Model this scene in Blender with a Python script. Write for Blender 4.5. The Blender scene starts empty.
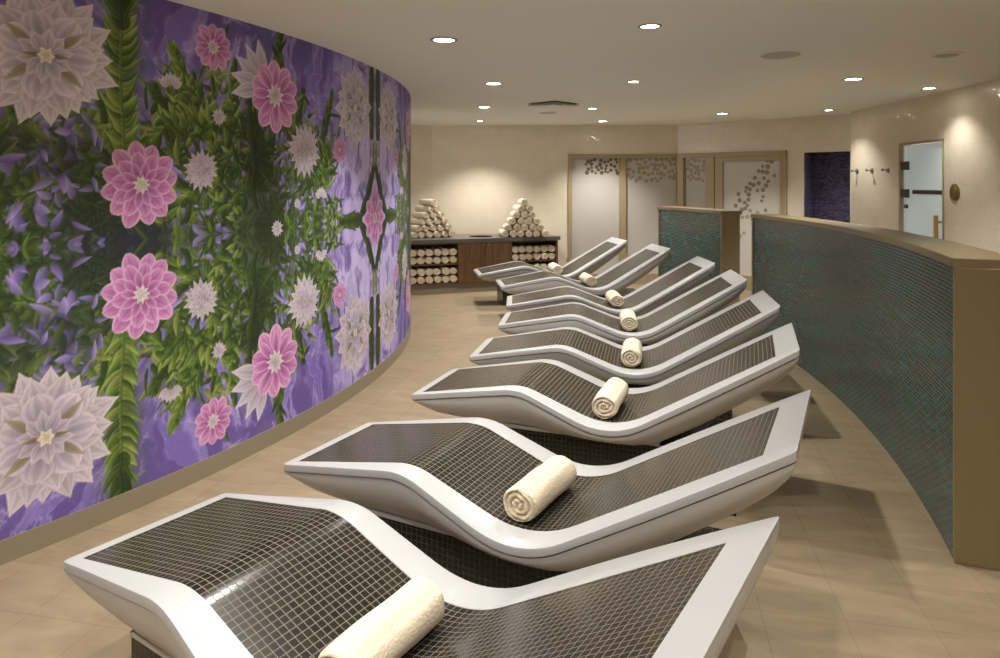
import bpy, bmesh, math, random
import numpy as np
from mathutils import Vector, Matrix

C = bpy.context.scene.collection
SC = bpy.context.scene
PI = math.pi
EYE = 1.65
CEIL = 2.625

# ---------------------------------------------------------------- camera, world, exposure
cam_data = bpy.data.cameras.new('camera')
cam_data.sensor_width = 36.0
cam_data.lens = 693.0 / 1000.0 * 36.0
cam_data.shift_y = -0.145
cam_data.clip_start = 0.05
cam = bpy.data.objects.new('camera', cam_data)
cam.location = (0, 0, EYE)
cam.rotation_euler = (PI / 2, 0, 0)
C.objects.link(cam)
SC.camera = cam

world = bpy.data.worlds.new('world')
SC.world = world
world.use_nodes = True
world.node_tree.nodes['Background'].inputs[0].default_value = (1.0, 0.97, 0.93, 1)
world.node_tree.nodes['Background'].inputs[1].default_value = 0.6

SC.view_settings.view_transform = 'Standard'
SC.view_settings.look = 'None'
SC.view_settings.gamma = 1.0
SC.view_settings.use_curve_mapping = False
SC.view_settings.exposure = 1.90

LAMP_WATTS = 50.0
LAMP_COLOR = (1.0, 0.965, 0.90)
SPOT_DEG = 108
# recessed ceiling lamps, then unseen ones, some added for fill: x, y, share of the power
LAMPS = [(-.38, 4.69, 1), (.926, 4.28, 1), (-.06, 6.72, 1), (1.27, 6.59, 1), (-.20, 8.78, 1), (-.31, 10.70, 1.1),
         (1.19, 8.95, 1), (1.59, 10.75, 1.1), (3.08, 9.60, 1.1), (3.28, 6.43, 1), (4.33, 9.13, .32), (4.36, 7.04, .24),
         (-.37, 2.66, .62), (-.34, .94, .72), (.82, 2.35, .35), (.55, .35, .4), (2.75, 2.8, .5), (-1.35, 2.25, .6), (-.78, 3.38, .55), (-1.9, .9, .7), (-.9, -.9, .8), (1.9, 1.0, .4), (.9, -1.6, .7),  # unseen: visible rows continued, plus lamps added to brighten the mural
         (-2.8, -.6, .9), (2.6, -1.2, .6), (-.9, -2.6, .9), (-2.8, -2.6, .9), (1.2, -2.8, .8)]  # unseen lamps added behind the camera to fill the closed room

# ---------------------------------------------------------------- helpers
def link(o, parent=None):
    C.objects.link(o)
    if parent: o.parent = parent
    return o

def tag(o, label=None, cat=None, group=None, kind=None):
    if label: o['label'] = label
    if cat: o['category'] = cat
    if group: o['group'] = group
    if kind: o['kind'] = kind
    return o

def thing(name, label, cat, loc=(0, 0, 0), rotz=0.0, group=None):
    o = bpy.data.objects.new(name, None)
    o.empty_display_size = .1
    o.location = loc; o.rotation_euler = (0, 0, rotz)
    link(o)
    return tag(o, label, cat, group)

class MB:
    """collects geometry for ONE mesh object"""
    def __init__(self): self.v = []; self.f = []; self.uv = []; self.m = []
    def add(self, vs, fs, uvs=None, mi=0):
        b = len(self.v); self.v += [tuple(p) for p in vs]
        for k, f in enumerate(fs):
            self.f.append([b + i for i in f]); self.m.append(mi)
            self.uv.append(uvs[k] if uvs else None)
        return b
    def hexa(self, p, mi=0):
        """p: 4 bottom points counter-clockwise seen from above, 4 top points; box uv in metres"""
        fs = [(3, 2, 1, 0), (4, 5, 6, 7), (0, 1, 5, 4), (1, 2, 6, 5), (2, 3, 7, 6), (3, 0, 4, 7)]
        P = [Vector(q) for q in p]; uvs = []
        for f in fs:
            a, b, c, d = [P[i] for i in f]
            w = (b - a).length; h = (d - a).length; w2 = (c - d).length
            uvs.append([(0, 0), (w, 0), (w2, h), (0, h)])
        self.add(p, fs, uvs, mi)
    def box(self, x0, x1, y0, y1, z0, z1, mi=0):
        self.hexa([(x0, y0, z0), (x1, y0, z0), (x1, y1, z0), (x0, y1, z0), (x0, y0, z1), (x1, y0, z1), (x1, y1, z1), (x0, y1, z1)], mi)
    def seg(self, o, e, s0, s1, n0, n1, z0, z1, mi=0):
        """box laid along the floor direction e from o; n to the left of e"""
        n = (-e[1], e[0])
        q = lambda s, k, z: (o[0] + e[0] * s + n[0] * k, o[1] + e[1] * s + n[1] * k, z)
        self.hexa([q(s0, n0, z0), q(s1, n0, z0), q(s1, n1, z0), q(s0, n1, z0), q(s0, n0, z1), q(s1, n0, z1), q(s1, n1, z1), q(s0, n1, z1)], mi)
    def arc(self, c, r0, r1, a0, a1, z0, z1, n=48, mi=0, skip=()):
        """a curved wall: r0 inner, r1 outer radius"""
        vs = []; N = n + 1
        for i in range(N):
            a = a0 + (a1 - a0) * i / n
            for r, z in ((r0, z0), (r0, z1), (r1, z1), (r1, z0)):
                vs.append((c[0] + r * math.cos(a), c[1] + r * math.sin(a), z))
        fs = []; uvs = []
        for i in range(n):
            b = 4 * i
            for k in range(4):
                k2 = (k + 1) % 4
                fs.append((b + k, b + k2, b + 4 + k2, b + 4 + k))
                l0 = r0 * (a0 + (a1 - a0) * i / n); l1 = r0 * (a0 + (a1 - a0) * (i + 1) / n)
                if k in (0, 2): y0, y1 = (z0, z1) if k == 0 else (z1, z0)
                else: y0, y1 = 0, r1 - r0
                uvs.append([(l0, y0), (l0, y1), (l1, y1), (l1, y0)])
        fs.append((3, 2, 1, 0)); uvs.append([(r1 - r0, z0), (r1 - r0, z1), (0, z1), (0, z0)])
        b = 4 * n; fs.append((b, b + 1, b + 2, b + 3)); uvs.append([(0, z0), (0, z1), (r1 - r0, z1), (r1 - r0, z0)])
        self.add(vs, fs, uvs, mi)
    def tube(self, pts, r, n=12, mi=0, cap=True):
        pts = [Vector(p) for p in pts]; vs = []; fs = []
        rr = r if isinstance(r, (list, tuple)) else [r] * len(pts)
        up = Vector((0, 0, 1)); d0 = (pts[-1] - pts[0]).normalized()
        if abs(d0.z) > .9: up = Vector((1, 0, 0))
        for i, p in enumerate(pts):
            d = (pts[min(i + 1, len(pts) - 1)] - pts[max(i - 1, 0)])
            d = d0 if d.length < 1e-9 else d.normalized()
            x = d.cross(up).normalized(); y = d.cross(x)
            for k in range(n):
                a = 2 * PI * k / n
                vs.append(p + x * rr[i] * math.cos(a) + y * rr[i] * math.sin(a))
        for i in range(len(pts) - 1):
            for k in range(n):
                k2 = (k + 1) % n
                fs.append((i * n + k, i * n + k2, (i + 1) * n + k2, (i + 1) * n + k))
        if cap:
            fs.append(tuple(range(n))[::-1]); fs.append(tuple((len(pts) - 1) * n + k for k in range(n)))
        self.add(vs, fs, None, mi)
    def lathe(self, prof, c=(0, 0, 0), n=32, mi=0, cap=(True, True)):
        vs = []; fs = []
        for r, z in prof:
            for k in range(n):
                a = 2 * PI * k / n
                vs.append((c[0] + r * math.cos(a), c[1] + r * math.sin(a), c[2] + z))
        for i in range(len(prof) - 1):
            for k in range(n):
                k2 = (k + 1) % n
                fs.append((i * n + k, i * n + k2, (i + 1) * n + k2, (i + 1) * n + k))
        if cap[0]: fs.append(tuple(range(n))[::-1])
        if cap[1]: fs.append(tuple((len(prof) - 1) * n + k for k in range(n)))
        self.add(vs, fs, None, mi)
    def build(self, name, mats, parent=None, smooth=35, bevel=0.0, recalc=True):
        me = bpy.data.meshes.new(name)
        me.from_pydata(self.v, [], self.f)
        mats = mats if isinstance(mats, (list, tuple)) else [mats]
        for m in mats: me.materials.append(m)
        if any(self.m): me.polygons.foreach_set('material_index', self.m)
        if any(u is not None for u in self.uv):
            ul = me.uv_layers.new(name='UVMap')
            flat = []
            for f, u in zip(self.f, self.uv):
                for k in range(len(f)): flat += list(u[k]) if u else [0.0, 0.0]
            ul.data.foreach_set('uv', flat)
        if recalc:
            bm = bmesh.new(); bm.from_mesh(me)
            bmesh.ops.recalc_face_normals(bm, faces=bm.faces)
            bm.to_mesh(me); bm.free()
        if smooth:
            me.polygons.foreach_set('use_smooth', [True] * len(me.polygons))
            me.set_sharp_from_angle(angle=math.radians(smooth))
        me.update()
        o = bpy.data.objects.new(name, me)
        if bevel:
            b = o.modifiers.new('bevel', 'BEVEL'); b.width = bevel; b.segments = 2; b.limit_method = 'ANGLE'
        return link(o, parent)

# ---------------------------------------------------------------- materials
def new_mat(name):
    m = bpy.data.materials.new(name); m.use_nodes = True
    nt = m.node_tree
    return m, nt, nt.nodes['Principled BSDF']

def plain(name, col, rough=.5, metal=0.0, noise=0.0, nscale=20.0, coat=0.0, bump=0.0, bscale=200.0, spec=.5):
    m, nt, p = new_mat(name)
    p.inputs['Base Color'].default_value = (*col, 1)
    p.inputs['Roughness'].default_value = rough
    p.inputs['Metallic'].default_value = metal
    p.inputs['Coat Weight'].default_value = coat
    p.inputs['Specular IOR Level'].default_value = spec
    N = nt.nodes; L = nt.links
    tc = N.new('ShaderNodeTexCoord')
    if noise:
        t = N.new('ShaderNodeTexNoise'); t.inputs['Scale'].default_value = nscale; t.inputs['Detail'].default_value = 5
        r = N.new('ShaderNodeMapRange'); r.inputs['To Min'].default_value = 1 - noise; r.inputs['To Max'].default_value = 1 + noise
        mx = N.new('ShaderNodeMix'); mx.data_type = 'RGBA'; mx.blend_type = 'MULTIPLY'; mx.inputs['Factor'].default_value = 1
        mx.inputs['A'].default_value = (*col, 1)
        L.new(tc.outputs['Object'], t.inputs['Vector']); L.new(t.outputs['Fac'], r.inputs['Value'])
        L.new(r.outputs['Result'], mx.inputs['B']); L.new(mx.outputs['Result'], p.inputs['Base Color'])
    if bump:
        t = N.new('ShaderNodeTexNoise'); t.inputs['Scale'].default_value = bscale; t.inputs['Detail'].default_value = 3
        b = N.new('ShaderNodeBump'); b.inputs['Strength'].default_value = bump; b.inputs['Distance'].default_value = .005
        L.new(tc.outputs['Object'], t.inputs['Vector']); L.new(t.outputs['Fac'], b.inputs['Height']); L.new(b.outputs['Normal'], p.inputs['Normal'])
    return m

def brick(name, c1, c2, mortar, bw, bh, ms, rough=.2, mrough=.8, coord='UV', offset=0.0, rot=0.0, loc=(0, 0, 0), bias=0.0, noise=0.0,
          nscale=6.0, nstretch=(1, 1, 1), bump=.3, spec=.5, glint=0.0, ramp=None):
    m, nt, p = new_mat(name); N = nt.nodes; L = nt.links
    tc = N.new('ShaderNodeTexCoord'); mp = N.new('ShaderNodeMapping')
    mp.inputs['Rotation'].default_value = (0, 0, rot); mp.inputs['Location'].default_value = loc
    b = N.new('ShaderNodeTexBrick'); b.offset = offset; b.squash = 1.0
    b.inputs['Color1'].default_value = (*c1, 1); b.inputs['Color2'].default_value = (*c2, 1); b.inputs['Mortar'].default_value = (*mortar, 1)
    b.inputs['Scale'].default_value = 1.0; b.inputs['Mortar Size'].default_value = ms; b.inputs['Mortar Smooth'].default_value = .1
    b.inputs['Brick Width'].default_value = bw; b.inputs['Row Height'].default_value = bh; b.inputs['Bias'].default_value = bias
    L.new(tc.outputs[coord], mp.inputs['Vector']); L.new(mp.outputs['Vector'], b.inputs['Vector'])
    out = b.outputs['Color']
    if ramp:
        # every tile takes one of several glass colours
        b.inputs['Color1'].default_value = (0, 0, 0, 1); b.inputs['Color2'].default_value = (1, 1, 1, 1)
        cr = N.new('ShaderNodeValToRGB'); cr.color_ramp.interpolation = 'CONSTANT'
        while len(cr.color_ramp.elements) < len(ramp): cr.color_ramp.elements.new(.5)
        for k, (pos, c) in enumerate(ramp): cr.color_ramp.elements[k].position = pos; cr.color_ramp.elements[k].color = (*c, 1)
        mm = N.new('ShaderNodeMix'); mm.data_type = 'RGBA'; mm.inputs['B'].default_value = (*mortar, 1)
        L.new(b.outputs['Color'], cr.inputs['Fac']); L.new(b.outputs['Fac'], mm.inputs['Factor']); L.new(cr.outputs['Color'], mm.inputs['A']); out = mm.outputs['Result']
    if noise:
        m2 = N.new('ShaderNodeMapping'); m2.inputs['Scale'].default_value = nstretch; L.new(mp.outputs['Vector'], m2.inputs['Vector'])
        t = N.new('ShaderNodeTexNoise'); t.inputs['Scale'].default_value = nscale; t.inputs['Detail'].default_value = 7; t.inputs['Roughness'].default_value = .62; t.inputs['Distortion'].default_value = .6
        r = N.new('ShaderNodeMapRange'); r.inputs['From Min'].default_value = .3; r.inputs['From Max'].default_value = .7
        r.inputs['To Min'].default_value = 1 - noise; r.inputs['To Max'].default_value = 1 + noise
        mx = N.new('ShaderNodeMix'); mx.data_type = 'RGBA'; mx.blend_type = 'MULTIPLY'; mx.inputs['Factor'].default_value = 1
        L.new(m2.outputs['Vector'], t.inputs['Vector']); L.new(t.outputs['Fac'], r.inputs['Value'])
        L.new(out, mx.inputs['A']); L.new(r.outputs['Result'], mx.inputs['B']); out = mx.outputs['Result']
    L.new(out, p.inputs['Base Color'])
    rr = N.new('ShaderNodeMapRange'); rr.inputs['To Min'].default_value = rough; rr.inputs['To Max'].default_value = mrough
    L.new(b.outputs['Fac'], rr.inputs['Value']); L.new(rr.outputs['Result'], p.inputs['Roughness'])
    p.inputs['Specular IOR Level'].default_value = spec
    nrm = None
    if bump:
        bp = N.new('ShaderNodeBump'); bp.invert = True; bp.inputs['Strength'].default_value = bump; bp.inputs['Distance'].default_value = .002
        L.new(b.outputs['Fac'], bp.inputs['Height']); nrm = bp.outputs['Normal']
    if glint:
        # little glazed mosaic pieces, each set at its own slight tilt
        v = N.new('ShaderNodeTexVoronoi'); v.inputs['Scale'].default_value = 48.0
        L.new(tc.outputs['Object'], v.inputs['Vector'])
        g = N.new('ShaderNodeNewGeometry')
        s = N.new('ShaderNodeVectorMath'); s.operation = 'SUBTRACT'; s.inputs[1].default_value = (.5, .5, .5)
        k = N.new('ShaderNodeVectorMath'); k.operation = 'SCALE'; k.inputs['Scale'].default_value = glint
        a = N.new('ShaderNodeVectorMath'); a.operation = 'ADD'
        nn = N.new('ShaderNodeVectorMath'); nn.operation = 'NORMALIZE'
        L.new(v.outputs['Color'], s.inputs[0]); L.new(s.outputs[0], k.inputs[0]); L.new(k.outputs[0], a.inputs[0])
        L.new(nrm if nrm else g.outputs['Normal'], a.inputs[1]); L.new(a.outputs[0], nn.inputs[0]); nrm = nn.outputs[0]
        # the tilt only shows in the glaze
        p.inputs['Coat Weight'].default_value = .8; p.inputs['Coat Roughness'].default_value = .06
        L.new(nrm, p.inputs['Coat Normal'])
        if bump: L.new(bp.outputs['Normal'], p.inputs['Normal'])
    elif nrm: L.new(nrm, p.inputs['Normal'])
    return m

M = {}
M['floor'] = brick('sand_floor_tile', (.265, .204, .130), (.248, .190, .120), (.224, .172, .110), .305, .305, .0022, rough=.42, mrough=.7, coord='Object',
                   rot=math.radians(12), loc=(-.123, -.088, 0), noise=.17, nscale=3.2, nstretch=(1.0, 3.2, 1), bump=.15, spec=.4)
M['wall'] = brick('beige_wall_tile', (.70, .62, .50), (.68, .60, .48), (.635, .557, .44), .42, .205, .003, rough=.35, mrough=.6, coord='UV', offset=.5,
                  noise=.04, nscale=5, bump=.15, glint=.24)
M['ceiling'] = plain('ceiling_paint', (.84, .835, .77), .9)
M['rim'] = plain('white_acrylic', (.395, .395, .40), .28, coat=.2)
M['hull'] = plain('white_acrylic_hull', (.45, .44, .435), .34)
M['bed'] = brick('dark_mosaic', (.012, .010, .008), (.022, .018, .014), (.135, .120, .090), .0238, .0238, .0014, rough=.2, mrough=.75, bump=.25, spec=.30)
M['plinth'] = brick('dark_plinth_mosaic', (.008, .007, .006), (.013, .011, .009), (.085, .075, .05), .0238, .0238, .0014, rough=.22, mrough=.8, bump=.25)
M['trim'] = plain('edge_strip', (.20, .18, .14), .4)
M['towel'] = plain('cream_terry', (.67, .57, .43), .95, bump=1.0, bscale=110, noise=.05, nscale=60)
M['skirt'] = plain('taupe_skirting', (.25, .205, .145), .35, noise=.06, nscale=8)
M['tan'] = plain('tan_lacquer', (.235, .178, .095), .32, noise=.03, nscale=3)
M['frame'] = plain('gold_beige_frame', (.37, .30, .18), .38, metal=.15)
M['teal'] = brick('teal_glass_mosaic', (.004, .090, .098), (.060, .030, .014), (.15, .18, .15), .072, .0195, .0024, rough=.22, mrough=.6, offset=.5, bump=.3, noise=.15, nscale=14,
                  ramp=[(0, (.003, .050, .056)), (.30, (.005, .105, .112)), (.46, (.050, .028, .012)), (.56, (.022, .040, .036)), (.68, (.004, .075, .092)), (.82, (.035, .022, .012))])
M['navy'] = brick('navy_glass_mosaic', (.05, .045, .12), (.18, .155, .33), (.13, .115, .17), .05, .025, .003, rough=.12, offset=.5, noise=.3, nscale=14)
M['pane'] = plain('frosted_pane', (.49, .46, .43), .35)
M['doorpane'] = plain('frosted_door_pane', (.56, .525, .47), .30)
M['dotdark'] = plain('bronze_dots', (.12, .092, .055), .5)
M['dotgold'] = plain('golden_dots', (.33, .27, .18), .5)
M['dotgrey'] = plain('grey_brown_dots', (.25, .205, .135), .5)
M['dotpale'] = plain('pale_dots', (.34, .30, .23), .5)
M['glass'] = plain('steam_glass', (.50, .56, .55), .18)
_p = M['glass'].node_tree.nodes['Principled BSDF']     # glow put into the glass itself for the lit steam room behind
_p.inputs['Emission Color'].default_value = (.72, .86, .86, 1); _p.inputs['Emission Strength'].default_value = .055
M['steel'] = plain('brushed_steel', (.30, .28, .25), .36, metal=1.0)
M['bronze'] = plain('bronze', (.22, .16, .07), .38, metal=.7)
M['hinge'] = plain('dark_steel', (.10, .095, .09), .35, metal=.8)
M['strip'] = plain('charcoal_strip', (.035, .035, .035), .4)
M['oak'] = plain('oak_handle', (.48, .29, .09), .45, noise=.15, nscale=30)
M['stone'] = plain('dark_stone_top', (.115, .105, .092), .30, noise=.12, nscale=40)
M['black'] = plain('black_liner', (.012, .011, .010), .6)
M['white'] = plain('white_plastic', (.78, .74, .66), .5)
M['grille'] = plain('grey_grille', (.50, .475, .42), .6)
M['vent'] = plain('vent_shade', (.46, .43, .37), .6)
# wood with an upright grain
def wood():
    m, nt, p = new_mat('dark_walnut'); N = nt.nodes; L = nt.links
    tc = N.new('ShaderNodeTexCoord'); mp = N.new('ShaderNodeMapping'); mp.inputs['Scale'].default_value = (9, 9, .7)
    t = N.new('ShaderNodeTexNoise'); t.inputs['Scale'].default_value = 4; t.inputs['Detail'].default_value = 6; t.inputs['Distortion'].default_value = .8
    r = N.new('ShaderNodeValToRGB'); r.color_ramp.elements[0].position = .3; r.color_ramp.elements[0].color = (.075, .038, .016, 1)
    r.color_ramp.elements[1].position = .7; r.color_ramp.elements[1].color = (.165, .088, .038, 1)
    L.new(tc.outputs['Object'], mp.inputs['Vector']); L.new(mp.outputs['Vector'], t.inputs['Vector']); L.new(t.outputs['Fac'], r.inputs['Fac']); L.new(r.outputs['Color'], p.inputs['Base Color'])
    p.inputs['Roughness'].default_value = .38
    return m
M['wood'] = wood()
def printed():
    m, nt, p = new_mat('printed_wall_covering'); N = nt.nodes; L = nt.links
    a = N.new('ShaderNodeAttribute'); a.attribute_name = 'print'
    t = N.new('ShaderNodeTexNoise'); t.inputs['Scale'].default_value = 45; t.inputs['Detail'].default_value = 4
    tc = N.new('ShaderNodeTexCoord'); r = N.new('ShaderNodeMapRange'); r.inputs['To Min'].default_value = .86; r.inputs['To Max'].default_value = 1.14
    mx = N.new('ShaderNodeMix'); mx.data_type = 'RGBA'; mx.blend_type = 'MULTIPLY'; mx.inputs['Factor'].default_value = 1
    L.new(tc.outputs['Object'], t.inputs['Vector']); L.new(t.outputs['Fac'], r.inputs['Value'])
    L.new(a.outputs['Color'], mx.inputs['A']); L.new(r.outputs['Result'], mx.inputs['B']); L.new(mx.outputs['Result'], p.inputs['Base Color'])
    p.inputs['Roughness'].default_value = .55; p.inputs['Specular IOR Level'].default_value = .3
    return m
M['print'] = printed()
def glow():
    m, nt, p = new_mat('lamp_lens')
    p.inputs['Emission Color'].default_value = (1, .9, .76, 1); p.inputs['Emission Strength'].default_value = 9
    p.inputs['Base Color'].default_value = (.9, .85, .75, 1)
    return m
M['lens'] = glow()
# ---------------------------------------------------------------- the flower print (a mirrored floral pattern)
def value_noise(u, z, fu, fz, seed):
    r = np.random.RandomState(seed).rand(64, 64)
    a = u * fu + 100; b = z * fz + 100
    i = np.floor(a).astype(int); j = np.floor(b).astype(int)
    s = a - i; t = b - j; s = s * s * (3 - 2 * s); t = t * t * (3 - 2 * t)
    g = lambda p, q: r[p % 64, q % 64]
    return (g(i, j) * (1 - s) + g(i + 1, j) * s) * (1 - t) + (g(i, j + 1) * (1 - s) + g(i + 1, j + 1) * s) * t

def fbm(u, z, fu, fz, seed):
    return sum(value_noise(u, z, fu * 2 ** k, fz * 2 ** k, seed + k) * .5 ** (k + 1) for k in range(4)) / .94

def paint_flower_print():
    """sRGB colours of one quarter of the print, u along the wall, z up; the rest mirrors it."""
    st = .005
    us = np.arange(-4.80, -1.16 + .0025, st); zs = np.arange(1.365, 2.6251, st)
    U, Z = np.meshgrid(us, zs, indexing='ij')
    rs = np.random.RandomState(7)
    c3 = lambda *c: np.array(c, float) / 255.
    def blob(u, z, su, sz): return np.exp(-((U - u) / su) ** 2 - ((Z - z) / sz) ** 2)
    # watery violet ground
    w1 = fbm(U, Z, 3, 3, 1); w2 = fbm(U, Z, 3, 3, 9)
    n = fbm(U + .5 * w1, Z + .5 * w2, 7, 4, 3)
    m = fbm(U + .35 * w2, Z + .6 * w1, 13, 7, 17)
    lil = np.clip(np.clip((U + 2.05) / .25, 0, 1) * .55 + .9 * (n - .42) * 1.6 + .22 * np.clip((2.35 - Z) / .6, 0, 1), 0, 1)[..., None]
    col = c3(116, 97, 182) * (1 - lil) + c3(190, 176, 228) * lil
    dk = np.clip((.47 - m) * 4 + .75 * np.clip((Z - 2.36) / .22, 0, 1) * np.clip((-1.9 - U) / .3, 0, 1), 0, .8)[..., None]
    col = col * (1 - dk) + c3(92, 74, 146) * dk
    vein = np.clip(1 - np.abs(m - .55) * 34, 0, 1)[..., None] * .45
    col = col * (1 - vein) + c3(208, 198, 236) * vein
    # shade of the deep foliage
    area = np.clip((-2.02 - U) / .15, 0, 1) * np.clip((2.16 + .16 * np.sin(U * 9) - Z) / .22, 0, 1)
    area = np.clip(area + blob(-3.69, 2.3, .11, .5) + .9 * blob(-2.80, 2.15, .10, .3), 0, 1)
    ground = np.clip(area * (.50 + 1.0 * (fbm(U, Z, 9, 9, 31) - .3)), 0, 1)[..., None]
    col = col * (1 - ground) + c3(66, 84, 44) * ground

    def stamp(cu, cz, rad):
        i0 = max(int((cu - rad - us[0]) / st), 0); i1 = min(int((cu + rad - us[0]) / st) + 2, len(us))
        j0 = max(int((cz - rad - zs[0]) / st), 0); j1 = min(int((cz + rad - zs[0]) / st) + 2, len(zs))
        return (slice(i0, i1), slice(j0, j1)) if i1 > i0 and j1 > j0 else None

    def leaf(u, z, ang, ln, wd, ca, cb, alpha=1.0, bend=0.0):
        s = stamp(u + .5 * ln * math.cos(ang), z + .5 * ln * math.sin(ang), ln * .62 + wd)
        if s is None: return
        du = U[s] - u; dz = Z[s] - z
        t = (du * math.cos(ang) + dz * math.sin(ang)) / ln
        d = -du * math.sin(ang) + dz * math.cos(ang) - bend * ln * t * t
        tt = np.clip(t, 0, 1)
        hw = wd * np.sin(math.pi * tt ** .75) ** .8 + 1e-4
        a = np.clip((hw - np.abs(d)) / .005 + .5, 0, 1) * ((t > 0) & (t < 1)) * alpha
        sh = np.clip(.5 + .5 * d / hw, 0, 1)[..., None]
        c = (ca * (1 - sh) + cb * sh) * (.78 + .34 * tt[..., None])
        col[s] = col[s] * (1 - a[..., None]) + c * a[..., None]

    G = [(c3(48, 68, 30), c3(92, 120, 46)), (c3(70, 96, 36), c3(128, 154, 62)), (c3(36, 50, 30), c3(70, 92, 42)),
         (c3(96, 118, 44), c3(164, 178, 88)), (c3(32, 44, 26), c3(62, 84, 38))]
    V = [(c3(96, 80, 168), c3(158, 140, 216)), (c3(120, 100, 186), c3(176, 160, 226))]
    # random leaves over the dense part, with violet gaps
    for k in range(2600):
        u = rs.uniform(-4.85, -1.95); z = rs.uniform(1.30, 2.35)
        if z > 2.12 + .14 * math.sin(u * 9) or (u > -2.15 and rs.rand() < .6): continue
        dark = math.exp(-((u + 2.70) / .17) ** 2 - ((z - 1.42) / .36) ** 2) + math.exp(-((u + 2.80) / .10) ** 2 - ((z - 2.0) / .3) ** 2) \
            + .75 * math.exp(-((u + 3.62) / .24) ** 2 - ((z - 1.40) / .24) ** 2) + (.35 if u < -3.72 and z < 1.95 else 0)
        q = rs.rand()
        if dark > .5 and q < .9: c = G[4] if q < .6 else G[2]
        elif q < .22 and dark < .45: c = V[int(rs.rand() * 2)]
        else: c = G[[0, 1, 2, 0, 3][int(rs.rand() * 5)]] if z > 1.75 else G[[0, 2, 2, 1, 0][int(rs.rand() * 5)]]
        vio = c is V[0] or c is V[1]
        leaf(u, z, rs.uniform(.2, 2.9) if rs.rand() < .8 else rs.uniform(-3, 0), rs.uniform(.06, .19) * (.7 if vio else 1), rs.uniform(.008, .022) * (1.2 if vio else 1), c[0], c[1], .92, rs.uniform(-.5, .5))
    # very dark hearts
    for (u, z, su, sz, a, c) in ((-2.72, 1.36, .16, .26, .80, c3(40, 48, 26)), (-3.60, 1.365, .24, .13, .85, c3(44, 44, 66)), (-2.82, 1.95, .07, .26, .55, c3(36, 46, 26)),
                                 (-4.05, 1.80, .22, .12, .55, c3(46, 50, 56)), (-3.93, 1.50, .10, .30, .45, c3(44, 46, 62)), (-3.40, 2.02, .10, .14, .55, c3(36, 46, 26))):
        b = np.clip(blob(u, z, su, sz) * a * (.7 + .6 * fbm(U, Z, 14, 14, 5)), 0, .92)[..., None]
        col[:] = col * (1 - b) + c * b
    # fronds: a stem with leaves to both sides
    def frond(pts, ln, wd, pal, step=.026, spread=.9, stem=.010):
        pts = np.array(pts, float)
        seg = np.hypot(*(pts[1:] - pts[:-1]).T); tot = seg.sum(); d = 0
        while d < tot:
            q = d; i = 0
            while i < len(seg) - 1 and q > seg[i]: q -= seg[i]; i += 1
            p = pts[i] + (pts[i + 1] - pts[i]) * q / seg[i]
            dr = math.atan2(*(pts[i + 1] - pts[i])[::-1])
            fade = .55 + .45 * math.sin(math.pi * min(1, .15 + .85 * d / tot))
            for sgn in (-1, 1):
                c = pal[int(rs.rand() * len(pal))]
                leaf(p[0], p[1], dr + sgn * (spread + rs.uniform(-.2, .2)), ln * fade * rs.uniform(.8, 1.2), wd * rs.uniform(.8, 1.2), c[0], c[1], 1, -sgn * .45)
            leaf(p[0], p[1], dr, step * 2.2, stem, pal[0][0], pal[0][1])
            d += step
    frond([(-3.68, 1.80), (-3.70, 2.15), (-3.69, 2.70)], .125, .015, [G[1], G[3], G[0]], spread=1.15)
    frond([(-3.69, 2.42), (-3.70, 2.50), (-3.69, 2.70)], .12, .014, [G[2], G[0]], spread=1.0)
    frond([(-3.12, 1.84), (-3.26, 2.05), (-3.40, 2.37)], .10, .018, [G[1], G[0], G[3]], spread=.8)
    frond([(-3.04, 1.86), (-2.99, 2.10), (-2.98, 2.36)], .08, .015, [G[0], G[1], G[2]], spread=.8)
    frond([(-3.38, 1.78), (-3.45, 2.00), (-3.52, 2.16)], .08, .016, [G[0], G[2]], spread=.8)
    frond([(-2.55, 2.30), (-2.60, 2.48), (-2.56, 2.68)], .10, .016, [G[0], G[1], G[2]], spread=.8)
    frond([(-2.80, 1.72), (-2.84, 1.95), (-2.86, 2.22)], .07, .016, [G[4], G[2]], spread=.7)
    frond([(-2.42, 1.70), (-2.42, 2.00), (-2.34, 2.26)], .09, .015, [G[2], G[0], G[1]], spread=.8)
    frond([(-2.06, 1.62), (-2.10, 1.95), (-1.96, 2.30)], .09, .015, [G[0], G[1], G[2]], spread=.8)
    frond([(-2.20, 1.36), (-2.14, 1.60), (-2.02, 1.92)], .08, .015, [G[0], G[2], G[1]], spread=.8)
    frond([(-1.235, 2.02), (-1.245, 2.30), (-1.235, 2.66)], .11, .020, [G[2], G[0]], spread=.9, stem=.014)
    frond([(-1.50, 1.365), (-1.33, 1.55), (-1.18, 1.80)], .10, .024, [G[2], G[0], G[4]], spread=.8, stem=.022)
    frond([(-1.86, 1.370), (-1.66, 1.372), (-1.48, 1.374)], .11, .024, [G[2], G[0]], spread=.8, stem=.018)
    frond([(-1.18, 1.80), (-1.20, 1.90), (-1.19, 2.0)], .05, .012, [G[3], G[1]], spread=.9)
    for (u, z, an, ln) in ((-3.165, 1.99, 1.75, .17), (-3.105, 1.99, 1.30, .17), (-3.20, 2.0, 2.2, .12), (-3.07, 2.0, .9, .12)):
        leaf(u, z, an, ln, .011, G[1][0], G[3][1])

    for k in range(55):
        u = rs.uniform(-4.75, -3.75); z = rs.uniform(1.36, 1.95); c = V[int(rs.rand() * 2)]
        leaf(u, z, rs.uniform(0, 6.28), rs.uniform(.04, .12), rs.uniform(.010, .026), c[0], c[1], .85, rs.uniform(-.6, .6))
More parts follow.
